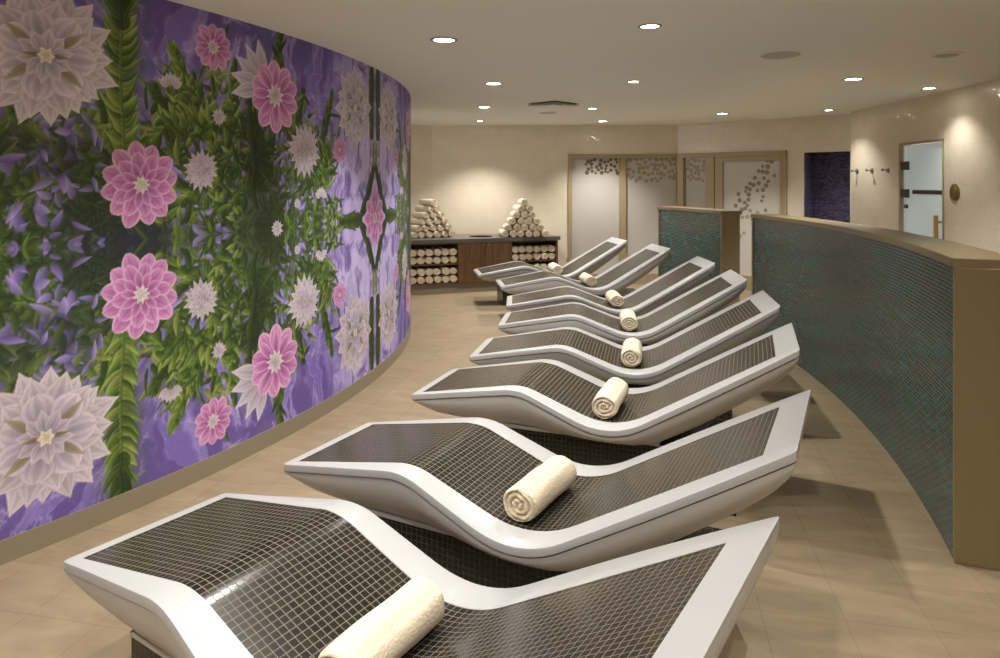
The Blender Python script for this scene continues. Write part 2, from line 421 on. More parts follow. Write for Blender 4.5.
    for (cu, cz, cr, cn) in ((-3.36, 2.02, .14, 70), (-3.08, 2.15, .14, 60), (-2.05, 1.75, .14, 60), (-3.45, 1.52, .10, 30), (-3.05, 1.55, .16, 50), (-2.42, 2.15, .12, 40), (-1.95, 1.42, .10, 30)):
        for k in range(cn):
            c = G[[0, 1, 2, 3][int(rs.rand() * 4)]]
            leaf(cu + rs.normal() * cr * .6, cz + rs.normal() * cr * .7, rs.uniform(.3, 2.8), rs.uniform(.06, .14), rs.uniform(.010, .020), c[0], c[1], .9, rs.uniform(-.6, .6))

    def petal(cu, cz, ang, r0, r1, wd, tip, cin, cout, edge, jag=0.0):
        s = stamp(cu, cz, r1 * 1.03 + .01)
        if s is None: return
        du = U[s] - cu; dz = Z[s] - cz
        x = du * math.cos(ang) + dz * math.sin(ang); y = -du * math.sin(ang) + dz * math.cos(ang)
        t = np.clip((x - r0) / (r1 - r0), 0, 1)
        hw = wd * np.maximum(np.sin(math.pi * np.clip(t ** (1.35 if tip < .5 else .8), 0, 1)), 0) ** (.55 if tip < .5 else 1.0) * np.where(t > .6, 1 - (tip * .35) * (t - .6) / .4, 1)
        if jag: hw = hw * (1 - jag * np.abs(np.mod(t * 4 + .3, 1) - .5))
        ins = (x > r0) & (x < r1) & (hw > 0)
        a = np.clip((hw - np.abs(y)) / .004 + .5, 0, 1) * ins
        q = np.clip(np.abs(y) / (hw + 1e-4), 0, 1)[..., None]; T = t[..., None]
        c = cin * (1 - T ** 1.4) + cout * T ** 1.4
        c = c * (1 - .08 * np.clip(1 - q * 3, 0, 1)) * (1 - .04 * np.sin(q * 14))
        e = np.clip((q - .62) / .38, 0, 1) * edge[3] if len(edge) > 3 else 0
        c = c * (1 - e) + np.array(edge[:3]) * e
        lineq = np.clip((q - .90) / .10, 0, 1) * .18
        c = c * (1 - lineq)
        col[s] = col[s] * (1 - a[..., None]) + c * a[..., None]

    def ring(cu, cz, n, ph, r0, r1, wd, tip, cin, cout, edge, jag=0, var=.06):
        order = list(range(n)); rs.shuffle(order)
        for i in order:
            k = 1 + rs.uniform(-var, var); sh = 1 + rs.uniform(-.05, .04)
            petal(cu, cz, ph + i * 2 * math.pi / n + rs.uniform(-.05, .05), r0, r1 * k, wd, tip, cin * sh, cout * sh, edge, jag)

    WI, WO, WE = c3(158, 144, 164), c3(208, 195, 204), (.86, .82, .85, .5)
    PI_, PO, PE = c3(166, 74, 150), c3(212, 148, 200), (.90, .80, .88, .85)
    def white_big(u, z, R, el=1.0):
        ring(u, z, 16, .1, .35 * R, 1.0 * R, .21 * R, 1, WI, WO, WE, .15, .1)
        ring(u, z, 12, .3, .3 * R, .88 * R, .23 * R, 1, WI, WO, WE, .12, .08)
        ring(u, z, 7, .0, .16 * R, .66 * R, .24 * R, .2, c3(150, 138, 166), c3(206, 192, 204), WE)
        for a in (.65, 2.5, 3.8, 5.6): petal(u, z, a, .15 * R, .68 * R, .06 * R, .6, c3(120, 108, 84), c3(176, 164, 140), (.5, .45, .4, .4))
        ring(u, z, 10, .2, .06 * R, .40 * R, .11 * R, 1, c3(150, 138, 158), c3(204, 192, 202), WE, .2)
        petal(u, z, 0, .04 * R, .34 * R, .03 * R, .6, c3(110, 94, 66), c3(156, 142, 110), (.5, .45, .4, .3)); petal(u, z, math.pi, .04 * R, .34 * R, .03 * R, .6, c3(110, 94, 66), c3(156, 142, 110), (.5, .45, .4, .3))
        ring(u, z, 6, 0, 0, .13 * R, .04 * R, 1, c3(196, 180, 140), c3(230, 222, 226), WE)
    def dahlia(u, z, R):
        ring(u, z, 12, .2, .25 * R, 1.0 * R, .235 * R, .35, PI_, PO, PE)
        ring(u, z, 10, .5, .2 * R, .76 * R, .19 * R, .35, PI_, PO, PE)
        ring(u, z, 10, .1, .12 * R, .52 * R, .11 * R, .3, PI_ * .95, PO * .98, PE)
        ring(u, z, 9, .0, 0, .24 * R, .05 * R, .8, c3(196, 186, 176), c3(226, 216, 222), WE)
    def simple_pink(u, z, R):
        ring(u, z, 10, .35, .2 * R, 1.0 * R, .27 * R, .1, PI_, PO, PE)
        ring(u, z, 8, .0, .15 * R, .84 * R, .15 * R, .2, PI_ * .95, PO, PE)
        ring(u, z, 10, .2, 0, .36 * R, .075 * R, 1, c3(170, 158, 164), c3(234, 228, 234), WE)
    def spiky(u, z, R):
        ring(u, z, 18, .1, .2 * R, 1.0 * R, .16 * R, 1, WI, WO, WE, .1, .1)
        ring(u, z, 12, .2, .1 * R, .74 * R, .19 * R, 1, WI, WO, WE, .1)
        ring(u, z, 4, .785, .02 * R, .5 * R, .13 * R, .5, c3(150, 128, 160), c3(212, 196, 214), WE)
        ring(u, z, 6, 0, 0, .2 * R, .05 * R, 1, c3(170, 150, 130), c3(220, 206, 210), WE)
    def bud(u, z, R, a0=1.57):
        for k in (-1.0, 1.0, -.66, .66, -.3, .3, 0): petal(u, z - .6 * R * math.sin(a0), a0 + k, .02, R * 1.6, .30 * R, .9, WI, WO, WE)
    def star(u, z, R): ring(u, z, 11, .2, 0, R, .22 * R, 1, WI, WO, WE, 0, .1)
    white_big(-4.045, 2.235, .325)
    for a in (1.8, 2.2, 2.6, 3.0, 3.4): petal(-2.72, 2.26, a, .05, .30, .05, 1, WI, c3(214, 204, 226), WE)
    dahlia(-3.588, 1.645, .222)
    spiky(-3.221, 1.728, .122)
    simple_pink(-3.140, 2.430, .138)
    bud(-3.42, 2.19, .058); star(-3.098, 2.035, .056)
    simple_pink(-2.625, 2.215, .232)
    spiky(-2.312, 1.881, .190)
    star(-2.607, 1.372, .055); bud(-2.11, 1.575, .06); star(-2.40, 1.52, .038)
    dahlia(-1.846, 1.905, .10)
    white_big(-1.575, 2.245, .325)
    ring(-1.16, 1.365, 9, .4, .05, .235, .055, .2, PI_, PO, PE); ring(-1.16, 1.365, 8, 0, .02, .15, .035, .3, PI_, PO, PE); ring(-1.16, 1.365, 8, 0, 0, .06, .02, 1, WI, WO, WE)
    grey = col.mean(-1, keepdims=True); col = grey + (col - grey) * .88
    return us, zs, np.clip(col, 0, 1)
# ---------------------------------------------------------------- the room
RING = (-8.20, 7.00)                   # the long walls curve round this point
MURAL_C = (-8.16, 6.99); MURAL_R = 7.20
RW_C = (-13.565, 8.812); RW_R = 18.3265
HALF_R = 10.932

mb = MB(); mb.box(-8, 9, -4, 14, -.12, 0); tag(mb.build('floor', M['floor'], smooth=0), kind='structure')
mb = MB(); mb.box(-8, 9, -4, 14, CEIL, CEIL + .12); tag(mb.build('ceiling', M['ceiling'], smooth=0), kind='structure')

# left wall: a drum that bulges into the room, with the print on its face
A0, A1 = -1.02, .30
mb = MB(); mb.arc(MURAL_C, MURAL_R - .16, MURAL_R - .004, A0, A1, 0, CEIL, 110); tag(mb.build('wall_left', M['wall']), kind='structure')
mb = MB(); mb.arc(MURAL_C, MURAL_R - .004, MURAL_R + .006, A0, A1, 0, .105, 110); tag(mb.build('baseboard_left', M['skirt']), kind='structure')

def lin(c): return np.where(c <= .04045, c / 12.92, ((c + .055) / 1.055) ** 2.4)

def build_print():
    us, zs, q = paint_flower_print()
    q = np.concatenate([q[:, ::-1], q[:, 1:]], 1)                     # mirrored downwards
    z = np.concatenate([2.73 - zs[::-1], zs[1:]])
    keep = z > .104; z = z[keep]; q = q[:, keep]
    q = np.concatenate([q, q[-2::-1]], 0)                             # and mirrored along the wall
    u = np.concatenate([us, -2.32 - us[-2::-1]])
    vis = u < 2.16; u = u[vis]; q = q[vis]
    # the print goes on past the picture to the left: the same motif mirrored once more, coarser
    ex = np.arange(-7.2, u[0], .02); src = np.clip(np.searchsorted(u, 2 * u[0] - ex), 0, len(u) - 1)
    u = np.concatenate([ex, u]); q = np.concatenate([q[src], q], 0)
    a = u / MURAL_R
    n, m = len(u), len(z)
    co = np.empty((n, m, 3)); co[..., 0] = (MURAL_C[0] + MURAL_R * np.cos(a))[:, None]; co[..., 1] = (MURAL_C[1] + MURAL_R * np.sin(a))[:, None]; co[..., 2] = z[None]
    idx = np.arange(n * m).reshape(n, m)
    fs = np.stack([idx[:-1, :-1], idx[1:, :-1], idx[1:, 1:], idx[:-1, 1:]], -1).reshape(-1, 4)
    me = bpy.data.meshes.new('mural')
    me.vertices.add(n * m); me.vertices.foreach_set('co', co.ravel())
    me.loops.add(fs.size); me.loops.foreach_set('vertex_index', fs.ravel().astype(np.int32))
    me.polygons.add(len(fs)); me.polygons.foreach_set('loop_start', np.arange(0, fs.size, 4, dtype=np.int32))
    me.polygons.foreach_set('use_smooth', [True] * len(fs))
    me.update(calc_edges=True)
    at = me.color_attributes.new('print', 'FLOAT_COLOR', 'POINT')
    rgba = np.ones((n, m, 4)); rgba[..., :3] = lin(q) * PRINT_GAIN
    at.data.foreach_set('color', rgba.ravel())
    me.materials.append(M['print'])
    o = link(bpy.data.objects.new('mural', me))
    tag(o, 'purple and green floral mural with white and pink blossoms covering the curved left wall', 'mural')
PRINT_GAIN = 1.1
build_print()

# right wall: gently curved, with a steam-room door
def rw_angle(y): return math.asin((y - RW_C[1]) / RW_R)
def rw_point(px):
    d = (px - 500) / 693.0; a = d * d + 1; b = -2 * (d * RW_C[0] + RW_C[1]); c = RW_C[0] ** 2 + RW_C[1] ** 2 - RW_R ** 2
    y = (-b + math.sqrt(b * b - 4 * a * c)) / 2 / a
    return d * y, y
rA = rw_angle(9.385)
def bx(px): x, y = rw_point(px); return rw_angle(y)
dL, dR = bx(899.5), bx(944.3); doortop = 2.135
mb = MB()
mb.arc(RW_C, RW_R, RW_R + .14, dL, rA, 0, CEIL, 20)
mb.arc(RW_C, RW_R, RW_R + .14, dR, dL, doortop, CEIL, 8)
mb.arc(RW_C, RW_R, RW_R + .14, rw_angle(1.2), dR, 0, CEIL, 40)
tag(mb.build('wall_right', M['wall']), kind='structure')

# the rest of the room behind the camera
pM = (MURAL_C[0] + (MURAL_R - .1) * math.cos(A0), MURAL_C[1] + (MURAL_R - .1) * math.sin(A0)); pR_ = (RW_C[0] + RW_R * math.cos(rw_angle(1.2)), 1.2)
mb = MB(); mb.box(-4.6, 4.2, -3.65, -3.5, 0, CEIL); mb.box(-4.7, -4.5, -3.5, pM[1] + .06, 0, CEIL); mb.box(pR_[0] + .0, pR_[0] + .15, -3.5, 1.25, 0, CEIL)
tag(mb.build('wall_front', M['wall'], smooth=0), kind='structure')

# back wall: a flat stretch, then one turned towards the right, glazed openings and a tiled recess in it
PA = (-1.135, 11.55); PB = (2.95, 11.50); PD = (4.87, 9.60); PZ = (-3.4, 10.55)
def unit(p, q):
    d = (q[0] - p[0], q[1] - p[1]); l = math.hypot(*d); return (d[0] / l, d[1] / l), l
def along(p, e, px):
    d = (px - 500) / 693.0           # sight line x = d*y meets p + s*e
    return (d * p[1] - p[0]) / (e[0] - d * e[1])
eAB, lAB = unit(PA, PB); eBD, lBD = unit(PB, PD); eZA, lZA = unit(PZ, PA)
WT = 2.135                           # top of the glazed frames
sW0 = along(PA, eAB, 568); sW1 = lAB
mb = MB()
mb.seg(PZ, eZA, 0, lZA, 0, .15, 0, CEIL)
mb.seg(PA, eAB, 0, sW0, 0, .15, 0, CEIL)
mb.seg(PA, eAB, sW0, lAB + .05, 0, .15, WT, CEIL)
sD1 = along(PB, eBD, 787); sN0 = along(PB, eBD, 804); sN1 = lBD - .02; NT = 2.105
mb.seg(PB, eBD, -.02, sD1, 0, .15, WT, CEIL)
mb.seg(PB, eBD, sD1, sN0, 0, .15, 0, CEIL)
mb.seg(PB, eBD, sN0, sN1, 0, .15, NT, CEIL)
mb.seg(PB, eBD, sN1, lBD + .3, 0, .15, 0, CEIL)
tag(mb.build('wall_back', M['wall'], smooth=0), kind='structure')
# tiled recess
mb = MB()
mb.seg(PB, eBD, sN0 - .05, sN1 + .05, .42, .50, 0, CEIL)
mb.seg(PB, eBD, sN0 - .06, sN0 + .006, .15, .45, 0, CEIL); mb.seg(PB, eBD, sN1 - .006, sN1 + .06, .15, .45, 0, CEIL)
mb.seg(PB, eBD, sN0, sN1, .15, .45, NT + .05, NT + .1)
mb.seg(PB, eBD, sN0 - .002, sN0 + .008, .004, .15, 0, NT)
tag(mb.build('wall_shower', M['navy'], smooth=0), kind='structure')
mb = MB(); mb.seg(PB, eBD, sN0 - .022, sN0, -.006, .02, 0, NT + .016); mb.seg(PB, eBD, sN0, sN1, -.006, .02, NT, NT + .016)
tag(mb.build('trim_1', M['wall'], smooth=0), kind='structure')

def dots(o, e, spots, n0, mat, name, parent):
    mb = MB(); nn = (-e[1], e[0])
    for s, z, r in spots:
        vs = []
        for k in range(14):
            a = 2 * PI * k / 14
            vs.append((o[0] + e[0] * (s + r * math.cos(a)) + nn[0] * n0, o[1] + e[1] * (s + r * math.cos(a)) + nn[1] * n0, z + r * math.sin(a)))
        mb.add(vs, [tuple(range(14))])
    return mb.build(name, mat, parent, smooth=0, recalc=False)

rs = random.Random(11)
def scatter(s0, s1, z1, depth, n, r0, r1):
    out = []; tries = 0
    while len(out) < n and tries < 4000:
        tries += 1
        s = rs.uniform(s0 + r1, s1 - r1); t = rs.random() ** 1.6; z = z1 - .02 - t * depth; r = rs.uniform(r0, r1)
        if all((s - a) ** 2 + (z - b) ** 2 > (.92 * (r + c)) ** 2 for a, b, c in out): out.append((s, z, r))
    return out
SILL = .165
def glazed(name, o, e, s0, s1, panes, post=.05):
    """fixed glazing: outer frame, posts between the panes, sill; n<0 is the room side"""
    f = MB()
    f.seg(o, e, s0, s1, -.025, .10, WT - .055, WT); f.seg(o, e, s0, s1, -.02, .10, 0, SILL)
    f.seg(o, e, s0, s1, -.034, .02, WT - .012, WT + .012)
    edges = [s0] + [q for p in panes for q in p[:2]] + [s1]
    for a, b in zip(edges[0::2], edges[1::2]):
        if b - a > .004: f.seg(o, e, a, b, -.025, .10, SILL, WT - .055)
    fr = tag(f.build(name, M['frame'], smooth=0, bevel=.004), kind='structure')
    for a, b, mat, sp in panes:
        p = MB(); p.seg(o, e, a - .01, b + .01, .030, .042, SILL - .01, WT - .045)
        po = p.build('pane', M['pane'], fr, smooth=0)
        g = MB(); g.seg(o, e, a, a + .012, .0, .03, SILL, WT - .055); g.seg(o, e, b - .012, b, .0, .03, SILL, WT - .055); g.build('gasket', M['frame'], fr, smooth=0)
        dots(o, e, sp, .028, mat, 'dot_film', po)
    return fr
pz = [along(PA, eAB, x) for x in (571.5, 620, 626, 677.5)]
glazed('window_1', PA, eAB, sW0, lAB, [(pz[0], pz[1], M['dotdark'], scatter(pz[0] + .2, pz[1], WT - .055, .23, 30, .022, .036)),
                                        (pz[2], pz[3], M['dotgold'], scatter(pz[2], pz[3], WT - .055, .36, 48, .024, .038))])
qz = [along(PB, eBD, x) for x in (684, 706, 711.5)]
glazed('window_2', PB, eBD, .0, qz[2], [(qz[0], qz[1], M['dotgold'], scatter(qz[0], qz[1], WT - .055, .36, 24, .024, .038))])
# frosted door beside it
f = MB(); d0, d1 = qz[2], sD1
f.seg(PB, eBD, d0, d0 + .055, -.03, .10, 0, WT); f.seg(PB, eBD, d1 - .05, d1, -.03, .10, 0, WT); f.seg(PB, eBD, d0, d1, -.03, .10, WT - .06, WT); f.seg(PB, eBD, d0, d1, -.038, .02, WT - .012, WT + .012)
door = tag(f.build('door_1', M['frame'], smooth=0, bevel=.004), kind='structure')
l0, l1 = d0 + .058, d1 - .053; g0, g1 = along(PB, eBD, 723), along(PB, eBD, 780)
f = MB(); f.seg(PB, eBD, l0, g0, -.012, .045, .01, WT - .062); f.seg(PB, eBD, g1, l1, -.012, .045, .01, WT - .062); f.seg(PB, eBD, g0, g1, -.012, .045, WT - .135, WT - .062); f.seg(PB, eBD, g0, g1, -.012, .045, .01, .24)
leaf_frame = f.build('door_leaf', M['frame'], door, smooth=0, bevel=.004)
f = MB(); f.seg(PB, eBD, g0 - .01, g1 + .01, .018, .030, .23, WT - .13); po = f.build('pane', M['doorpane'], leaf_frame, smooth=0)
sp, k = [], 0
zz = WT - .15
gw = g1 - g0
while zz > .45:
    t = (WT - .15 - zz) / 1.5
    cs = g0 + gw * (.80 - .62 * min(t / .8, 1) + .05 * math.sin(t * 17)); w_ = gw * (.08 + .20 * math.sin(PI * min(1, t * 1.2)))
    for _ in range(rs.choice((2, 2, 3))):
        s = cs + rs.uniform(-w_, w_); r = rs.uniform(.024, .038); z = zz + rs.uniform(-.02, .02)
        if g0 + r < s < g1 - r and all((s - a) ** 2 + (z - b) ** 2 > (.9 * (r + c)) ** 2 for a, b, c in sp): sp.append((s, z, r))
    zz -= .034
dots(PB, eBD, [q for q in sp if q[1] > 1.25], .016, M['dotgrey'], 'dot_film', po); dots(PB, eBD, [q for q in sp if q[1] <= 1.25], .016, M['dotpale'], 'dot_film', po)

# steam-room door in the right wall
def rw_frame(a):                       # floor point, direction running away from the camera along the wall
    p = (RW_C[0] + RW_R * math.cos(a), RW_C[1] + RW_R * math.sin(a)); return p
pL, pR = rw_frame(dL), rw_frame(dR); eD, lD = unit(pL, pR)           # from far jamb to near jamb; +n points out of the room
f = MB(); f.seg(pL, eD, 0, .032, -.012, .12, 0, doortop); f.seg(pL, eD, lD - .022, lD, -.012, .12, 0, doortop); f.seg(pL, eD, 0, lD, -.012, .12, doortop - .03, doortop)
door2 = tag(f.build('door_2', M['frame'], smooth=0, bevel=.003), kind='structure')
f = MB(); f.seg(pL, eD, .10, lD - .024, .03, .042, .02, doortop - .036); gl = f.build('glass_leaf', M['glass'], door2, smooth=0, bevel=.002)
f = MB(); f.seg(pL, eD, .034, .092, .03, .042, .02, doortop - .036); f.build('side_glass', M['glass'], door2, smooth=0)
for zc in (1.865, 1.54):
    f = MB(); f.seg(pL, eD, .045, .165, -.004, .058, zc - .05, zc + .05); f.build('hinge', M['hinge'], door2, smooth=0, bevel=.004)
f = MB(); f.seg(pL, eD, .075, .135, .012, .058, 1.545 - .18, 1.545 - .135 ); f.build('lock', M['hinge'], door2, smooth=0, bevel=.003)
zb = 1.56
f = MB(); f.seg(pL, eD, .235, lD - .026, .024, .032, zb - .025, zb + .022); f.build('marking_strip', M['strip'], gl, smooth=0)
hs = along(pL, eD, 938.3)
f = MB(); f.seg(pL, eD, hs + .0, hs + .034, -.055, -.015, .90, 1.315); hd = f.build('door_handle', M['oak'], door2, smooth=0, bevel=.006)
nD = (-eD[1], eD[0])
f = MB()
for z in (1.24, .98):
    q = lambda n: (pL[0] + eD[0] * hs + nD[0] * n, pL[1] + eD[1] * hs + nD[1] * n, z)
    f.tube([q(-.02), q(.032)], .011)
f.build('standoff', M['steel'], hd)

# robe hooks and bronze disc on the right wall
def wall_spot(px, z):
    x, y = rw_point(px); a = rw_angle(y); n = (-math.cos(a), -math.sin(a)); return Vector((x, y, z)), Vector((n[0], n[1], 0))
for i, (px, z, w_) in enumerate(((857.3, 1.82, 'nearest the wall corner'), (872.3, 1.82, 'middle of the three'), (888.3, 1.82, 'nearest the glass door'))):
    p, n = wall_spot(px, z)
    hk = thing('robe_hook', 'steel robe hook on the right wall, ' + w_, 'hook', p, math.atan2(n.y, n.x), 'robe hooks on the right wall')
    f = MB(); f.tube([(0, 0, 0), (.006, 0, 0), (.010, 0, 0)], [.034, .034, .028], 20); f.build('flange', M['steel'], hk)
    f = MB(); f.tube([(.006, 0, 0), (.02, 0, 0), (.055, 0, .004), (.07, 0, .006)], [.012, .008, .007, .007], 12); f.build('peg', M['steel'], hk)
    f = MB(); f.tube([(.064, 0, .006), (.068, 0, .006), (.080, 0, .007), (.084, 0, .007)], [.010, .018, .018, .012], 14); f.build('knob', M['steel'], hk)
p, n = wall_spot(955, 1.565)
f = MB(); f.tube([(0, 0, 0), (.008, 0, 0), (.012, 0, 0)], [.088, .088, .082], 36)
dd = thing('wall_plaque', 'round bronze disc on the right wall beside the glass door', 'wall plaque', p, math.atan2(n.y, n.x)); f.build('disc', M['bronze'], dd)
f = MB(); f.tube([(.011, 0, 0), (.016, 0, 0), (.018, 0, 0)], [.05, .05, .044], 30); f.build('boss', M['bronze'], dd)

# ---------------------------------------------------------------- half-height mosaic partitions, on one ring
def ring_angle(px, r=HALF_R):
    d = (px - 500) / 693.0; a = d * d + 1; b = -2 * (d * RING[0] + RING[1]); c = RING[0] ** 2 + RING[1] ** 2 - r * r
    y = (-b + math.sqrt(b * b - 4 * a * c)) / 2 / a
    return math.asin((y - RING[1]) / r)
HT = 1.327
def partition(a0, a1, endw, label, thick=.20, lip=.002):
    """a0: end nearest the camera, a1: far end"""
    t = thing('partition', label, 'partition', (RING[0] + HALF_R * math.cos(a0), RING[1] + HALF_R * math.sin(a0), 0))
    off = Vector(t.location); s = (RING[0] - off.x, RING[1] - off.y)
    w = endw / HALF_R
    f = MB(); f.arc(s, HALF_R, HALF_R + thick, a0 + w, a1, 0, HT - .040, 60, 0); f.build('mosaic_face', M['teal'], t)
    f = MB(); f.arc(s, HALF_R - lip, HALF_R + thick + .02, a0 - .001, a0 + w, 0, HT - .040, 2); f.build('end_panel', M['tan'], t, bevel=.003)
    f = MB(); f.arc(s, HALF_R - .010, HALF_R + thick + .01, a1 - .0005, a1 + .0024, 0, HT - .040, 2); f.build('end_trim', M['tan'], t)
    f = MB(); f.arc(s, HALF_R - lip - .010, HALF_R + thick + .05, a0 - .0006, a1 + .0045, HT - .040, HT, 60); f.build('cap', M['tan'], t, bevel=.003)
    return t
aN = math.atan2(3.025 - RING[1], 1.979 - RING[0])
partition(aN, ring_angle(753.5), .02, 'long curved teal mosaic half wall with tan cap at the right side')
partition(ring_angle(722), ring_angle(659.5), .02, 'short teal mosaic half wall with tan end in front of the frosted door', lip=.01)
# ---------------------------------------------------------------- heated loungers
LEN = 2.060
KN = [(0, .434), (.662, .549), (1.167, .355), (LEN, .871)]
def fillet_profile():
    """heights of the top surface along the lounger, with both bends rounded"""
    out = []
    T = {1: .085, 2: .20}
    pts = [KN[0]]
    for i in (1, 2):
        p = np.array(KN[i]); a = np.array(KN[i - 1]); b = np.array(KN[i + 1])
        u = (a - p) / np.linalg.norm(a - p); v = (b - p) / np.linalg.norm(b - p)
        A, B = p + u * T[i], p + v * T[i]
        for k in range(13):
            t = k / 12; q = (1 - t) ** 2 * A + 2 * t * (1 - t) * p + t * t * B
            pts.append(tuple(q))
    pts.append(KN[3])
    return np.array(pts)
PROF = fillet_profile()
def top_z(s): return float(np.interp(s, PROF[:, 0], PROF[:, 1]))
def half_w(s):
    # smooth plan outline through four widths
    k = [(0, .299), (.662, .3565), (1.167, .392), (LEN, .346)]
    xs = np.array([q[0] for q in k]); ys = np.array([q[1] for q in k])
    c = np.polyfit(xs, ys, 3); w = float(np.polyval(c, s))
    r = .014
    for d in (s, LEN - s):
        if d < r: w -= r - math.sqrt(max(r * r - (r - d) ** 2, 0))
    return w
HB = [(0, .402), (.02, .387), (.05, .370), (.09, .352), (.15, .338), (.3, .327), (.45, .322), (1.28, .322), (1.40, .340), (1.47, .380), (1.56, .423), (1.64, .472), (1.77, .557), (1.88, .632), (1.97, .700), (2.025, .755), (2.048, .795), (LEN, .836)]
S_ALL = sorted(set([0, .002, .006, .012, .022, .055, .15, .25, .35, .45, 1.957, LEN, LEN - .002, LEN - .006, LEN - .012, LEN - .022] + [round(float(q), 4) for q in PROF[1:-1, 0]] + [1.5, 1.6, 1.7, 1.8, 1.9, 2.0]))
BED = .262; B0, B1 = .055, 1.957
SV = 1.167

def make_lounger(label, loc, rot):
    t = thing('heated_lounger', label, 'lounger', loc, rot, 'mosaic heated loungers')
    # white rim frame
    f = MB(); rows = []
    for s in S_ALL:
        w = half_w(s); z = top_z(s); e = .005
        L = [(-w + .010, z - .030), (-w, z - .030), (-w, z - e), (-w + e * .3, z - e * .3), (-w + e, z), (-BED, z), (BED, z), (w - e, z), (w - e * .3, z - e * .3), (w, z - e), (w, z - .030), (w - .010, z - .030)]
        rows.append([(s - SV, y, zz) for y, zz in L])
    vs = [p for r in rows for p in r]; n = len(rows[0]); fs = []
    for i in range(len(rows) - 1):
        for k in range(n - 1):
            if k == 5 and B0 - 1e-6 <= S_ALL[i] and S_ALL[i + 1] <= B1 + 1e-6: continue
            fs.append((i * n + k, (i + 1) * n + k, (i + 1) * n + k + 1, i * n + k + 1))
    fs.append(tuple(range(n))); fs.append(tuple((len(rows) - 1) * n + k for k in range(n))[::-1])
    f.add(vs, fs); f.build('rim', M['rim'], t, smooth=32)
    # hull under the rim
    f = MB(); rows = []
    S2 = [max(.004, min(LEN - .004, s)) for s in S_ALL] ; S2 = sorted(set(S2 + [.03, .09, .12, 1.36, 1.40, 1.44, 1.98, 2.035]))
    for s in S2:
        w = half_w(s) - .002; zt = top_z(s) - .0355; zb = min(float(np.interp(s, [q[0] for q in HB], [q[1] for q in HB])), zt - .001)
        dep = zt - zb; wb = min(w - .014, max(.262, w - .52 * dep - .012))
        half = []
        for k in range(9):
            q = k / 8; half.append((w - .004 - (w - .004 - wb) * q ** 2.3, zt - .008 * min(1, dep / .02) * (k > 0) - (dep - .008 * min(1, dep / .02) * (k > 0)) * q))
        rows.append([(s - SV, -y, z) for y, z in half] + [(s - SV, y, z) for y, z in half[::-1]])
    n = len(rows[0]); fs = []
    for i in range(len(rows) - 1):
        for k in range(n):
            k2 = (k + 1) % n
            fs.append((i * n + k, (i + 1) * n + k, (i + 1) * n + k2, i * n + k2))
    fs.append(tuple(range(n))[::-1]); fs.append(tuple((len(rows) - 1) * n + k for k in range(n)))
    f.add([p for r in rows for p in r], fs); f.build('hull', M['hull'], t, smooth=50)
    # mosaic bed let into the rim
    f = MB(); S3 = [s for s in S_ALL if B0 - 1e-6 <= s <= B1 + 1e-6]; vs = []; fs = []; uv = []; arc = 0; al = []
    for i, s in enumerate(S3):
        if i: arc += math.hypot(s - S3[i - 1], top_z(s) - top_z(S3[i - 1]))
        al.append(arc); vs += [(s - SV, -BED, top_z(s) - .0015), (s - SV, BED, top_z(s) - .0015)]
    for i in range(len(S3) - 1):
        fs.append((2 * i, 2 * i + 2, 2 * i + 3, 2 * i + 1)); uv.append([(al[i], 0), (al[i + 1], 0), (al[i + 1], 2 * BED), (al[i], 2 * BED)])
    f.add(vs, fs, uv); f.build('mosaic_bed', M['bed'], t, smooth=60)
    # carrying plate and tiled plinth
    f = MB(); f.box(.36 - SV, 1.40 - SV, -.270, .270, .3035, .3225); f.build('support_plate', M['hull'], t, smooth=0, bevel=.003)
    f = MB(); f.box(.335 - SV, 1.775 - SV, -.256, .256, 0, .303); pl = f.build('plinth', M['plinth'], t, smooth=0)
    f = MB()
    for y in (-.258, .254): f.box(.333 - SV, 1.777 - SV, y, y + .004, .297, .3055)
    for x in (.333, 1.773): f.box(x - SV, x + .004 - SV, -.254, .254, .297, .3055)
    f.build('edge_strip', M['trim'], pl, smooth=0)
    return t

def copy_thing(src, label, loc, rot):
    r = src.copy(); C.objects.link(r); r.location = loc; r.rotation_euler = (0, 0, rot); r['label'] = label
    for ch in src.children:
        c = ch.copy(); C.objects.link(c); c.parent = r
        for g in ch.children:
            d = g.copy(); C.objects.link(d); d.parent = c
    return r

LOUNGERS = [(-0.274, 1.838, -33.55), (0.231, 2.738, -27.26), (0.687, 3.886, -19.85), (0.986, 4.938, -11.75), (1.176, 6.104, -7.4), (1.238, 7.191, -1.53), (1.137, 8.622, 6.55), (0.819, 9.757, 8.49)]
ORD = ['nearest the camera, cut by the photo edge', 'second from the camera', 'third from the camera', 'fourth from the camera',
       'fifth from the camera', 'third from the far end', 'second from the far end', 'farthest back, nearest the towel cabinet']
proto = None
for (x, y, a), o in zip(LOUNGERS, ORD):
    lab = 'white lounger with dark mosaic bed, ' + o
    if proto is None: proto = make_lounger(lab, (x, y, 0), math.radians(a))
    else: copy_thing(proto, lab, (x, y, 0), math.radians(a))

